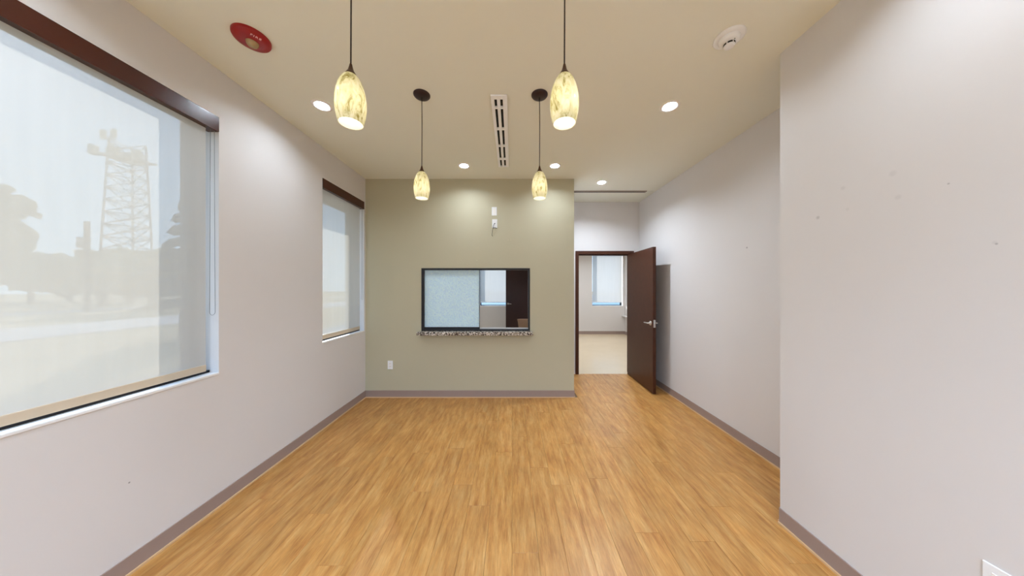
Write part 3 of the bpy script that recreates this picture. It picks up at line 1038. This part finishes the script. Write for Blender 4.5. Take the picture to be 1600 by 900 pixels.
solo('cable', bm, m_cable, (pc[0][0], YG, pc[0][2]), 'short black cable hanging from the lower white plate', 'cable')
g = gpt(609.9, 570.2)
plate_green(g[0], g[2], 'white outlet plate low on the left of the green wall', 'outlet')
for k, (px, py) in enumerate(((794, 375), (798, 375), (745, 407))):
    g = gpt(px, py)
    bm = bmesh.new()
    lathe(bm, [(0.007, 0), (0.0065, .002), (0.003, .0022), (0.0003, .0015)], 0, 0, 14)
    bm.transform(Matrix.Translation((g[0], YG, g[2])) @ Matrix.Rotation(PI / 2, 4, 'X'))
    solo('wall_anchor', bm, plain('filled_anchor_%d' % k, rgb(205, 198, 172), 0.7), g,
         ('left dot of the pale pair of anchors right of the cable', 'right dot of the pale pair of anchors right of the cable', 'single pale wall anchor just above the service window')[k],
         'wall anchor', 'filled anchors in the green wall')
yc, zc = 0.962, 0.462
q = thing('outlet_plate', (XN, yc, zc), 'white outlet plate on the near right wall at the picture edge', 'wall plate')
part('cover', box(XN - .006, XN, yc - .037, yc + .037, zc - .060, zc + .060, bev=0.003), m_white, q)
for dz in (-.019, .019):
    part('socket', box(XN - .008, XN - .005, yc - .016, yc + .016, zc + dz - .014, zc + dz + .014, bev=0.002), m_trimw, q)

# ------------------------------------------------------------------ outdoors, faint behind the shades
struct('ground', box(-140, 40, -60, 140, -0.6, -0.25), m_grass, 'dry grass ground outside the windows', 'ground')
def road_strip(pts, w, name, label):
    bm = bmesh.new()
    for (ax, ay), (bx_, by) in zip(pts, pts[1:]):
        d = Vector((bx_ - ax, by - ay, 0)).normalized()
        n_ = Vector((-d.y, d.x, 0)) * w / 2
        lo = [bm.verts.new((p[0] + s * n_.x, p[1] + s * n_.y, z)) for z in (-0.26, -0.22) for p, s in (((ax, ay), 1), ((ax, ay), -1), ((bx_, by), -1), ((bx_, by), 1))]
        for f in ((0, 1, 2, 3), (4, 5, 6, 7), (0, 1, 5, 4), (1, 2, 6, 5), (2, 3, 7, 6), (3, 0, 4, 7)):
            bm.faces.new([lo[i] for i in f])
    struct(name, bm, m_asphalt, label, 'road')
road_strip([(-19, -20), (-19, 60)], 5.0, 'road', 'pale concrete road seen faintly through the large shade')
road_strip([(-33, -20), (-33, 60)], 2.5, 'path', 'second pale strip beyond the road outside')

struct('patio', box(-8, 22, YF + .35, 75, -0.26, -0.215), plain('pale_paving', rgb(128, 146, 152), 0.8, vary=0.05), 'pale paving outside the far windows', 'paving')

def blob(bm, c, r, sub=3, amp=0.35, sz=1.0, fr=0.9):
    g_ = bmesh.ops.create_icosphere(bm, subdivisions=sub, radius=1.0)
    for v_ in g_['verts']:
        d = v_.co.normalized()
        k = 1 + amp * noise.noise(d * 2.2 + Vector(c) * .37) + amp * .6 * noise.noise(d * 6.0 + Vector(c))
        v_.co = Vector((c[0] + d.x * r * k, c[1] + d.y * r * k, c[2] + d.z * r * sz * k))

def tree(x, y, h, r, label, conifer=False):
    t_ = thing('tree', (x, y, -0.25), label, 'tree', 'trees outside the large window')
    part('trunk', tube(bmesh.new(), [(x, y, -0.25), (x + .05, y, h * .4), (x, y, h * .8)], [0.16 + r * .04, 0.12 + r * .03, 0.05], 8), m_bark, t_)
    bm = bmesh.new()
    if conifer:
        for k in range(9):
            zz = 0.8 + (h - 1.0) * k / 8
            rr = r * (1 - k / 9.5)
            for j in range(9):
                a = 2 * PI * j / 9 + k * .4
                rj = rr * random.uniform(.8, 1.15)
                tube(bm, [(x, y, zz + .25), (x + .6 * rj * math.cos(a), y + .6 * rj * math.sin(a), zz + .12), (x + rj * math.cos(a), y + rj * math.sin(a), zz - .05)],
                     [0.16, 0.13, 0.02], 5)
        part('crown', bm, m_needle, t_)
    else:
        for k in range(9):
            a = random.uniform(0, 2 * PI)
            q_ = random.uniform(.0, .62) * r
            blob(bm, (x + q_ * math.cos(a), y + q_ * math.sin(a), h - r * .55 - k / 8 * .55 * (h - r)), r * random.uniform(.42, .62), 3, 0.5)
        for k in range(34):
            a = random.uniform(0, 2 * PI)
            e_ = random.uniform(-.35, 1.3)
            rr = r * random.uniform(.82, 1.0)
            blob(bm, (x + rr * math.cos(a) * math.cos(e_), y + rr * math.sin(a) * math.cos(e_), h - r * .75 + rr * .8 * math.sin(e_)), r * random.uniform(.08, .2), 2, 0.6)
        part('crown', bm, m_leaf, t_)

def world_at(px, Y):
    return (px - 800) / F * Y
tree(world_at(-14, 20), 20, 9.0, 1.75, 'big broad tree at the left edge of the large window')
tl = [(48, 30, 5.3, 2.5), (108, 38, 6.0, 3.6), (160, 25, 4.7, 2.6), (203, 34, 6.1, 2.7), (238, 22, 4.4, 2.2)]
tlab = ['low tree between the big tree and the utility pole', 'low tree at the foot of the utility pole', 'low tree right of the utility pole',
        'low tree in front of the tower base', 'low tree left of the dark conifer']
for (px, Y, h, r), lb in zip(tl, tlab):
    tree(world_at(px, Y), Y, h, r, lb)
tree(world_at(292, 10), 10, 4.6, 1.25, 'dark feathery conifer at the right edge of the large window', True)

Y = 46.0
K = Y / 30.0
tx = world_at(202, Y)
tw = thing('cell_tower', (tx, Y, -0.25), 'lattice cell tower with antennas outside the large window', 'tower')
bm = bmesh.new()
zt_ = CAMZ + 225 / F * Y
for k in range(3):
    a = 2 * PI * k / 3 + .3
    tube(bm, [(tx + 2.1 * K * math.cos(a), Y + 2.1 * K * math.sin(a), -0.25), (tx + 1.35 * K * math.cos(a), Y + 1.35 * K * math.sin(a), zt_)], 0.10 * K, 6)
nb = 13
def leg_pt(k, u):
    a = 2 * PI * k / 3 + .3
    r = (2.1 + (1.35 - 2.1) * u) * K
    return (tx + r * math.cos(a), Y + r * math.sin(a), -0.25 + (zt_ + .25) * u)
for i in range(nb):
    for k in range(3):
        tube(bm, [leg_pt(k, i / nb), leg_pt((k + 1) % 3, (i + 1) / nb)], 0.05 * K, 5)
        tube(bm, [leg_pt((k + 1) % 3, i / nb), leg_pt(k, (i + 1) / nb)], 0.05 * K, 5)
        tube(bm, [leg_pt(k, i / nb), leg_pt((k + 1) % 3, i / nb)], 0.05 * K, 5)
part('lattice', bm, m_lattice, tw)
for i, (dx, dz) in enumerate(((-1.9, -1.3), (-1.4, -1.5), (0.2, -1.2), (0.9, -1.6), (2.6, -2.2), (3.1, -1.9), (-0.6, .2), (0.5, .3), (0, -1.7))):
    part('antenna', box(tx + dx * K - .34, tx + dx * K + .34, Y - 2.5, Y - 2.15, zt_ + dz * K - .75, zt_ + dz * K + .75, bev=0.05), m_antenna, tw)
part('antenna_platform', boxes([(tx - 3.3, tx + 5.0, Y - 2.2, Y - 2.0, zt_ - 2.9, zt_ - 2.5), (tx - 2.2, tx + 2.2, Y - 2.1, Y + 2.1, zt_ - 2.75, zt_ - 2.6)]), m_lattice, tw)

Y = 20.0
ux = world_at(136, Y)
up_ = thing('utility_pole', (ux, Y, -0.25), 'wooden utility pole with crossarm outside the large window', 'utility pole')
zt_ = CAMZ + 104 / F * Y
part('pole', tube(bmesh.new(), [(ux, Y, -0.25), (ux, Y, zt_)], [0.17, 0.14], 10), m_bark, up_)
part('crossarm', box(ux - .5, ux + .5, Y - .20, Y - .10, CAMZ + 74 / F * Y - .07, CAMZ + 74 / F * Y + .07), m_bark, up_)
part('transformer', lathe(bmesh.new(), [(0.16, CAMZ + 62 / F * Y), (0.16, CAMZ + 78 / F * Y)], ux + .05, Y - .36, 14, True, True), m_lattice, up_)

oc = thing('shading_canopy', (XLO, 4.3, 2.78), 'unseen steel canopy outside that shades the narrow window', 'canopy')  # unseen canopy, sized for the shadow it throws on the narrow shade
part('canopy_slab', box(XLO - 0.48, XLO, 3.1, 5.6, 2.76, 2.86, bev=0.01), m_stucco, oc)
for yy in (3.3, 5.4):
    part('tie_rod', tube(bmesh.new(), [(XLO, yy, 3.4), (XLO - 0.44, yy, 2.86)], 0.012, 8), m_stucco, oc)
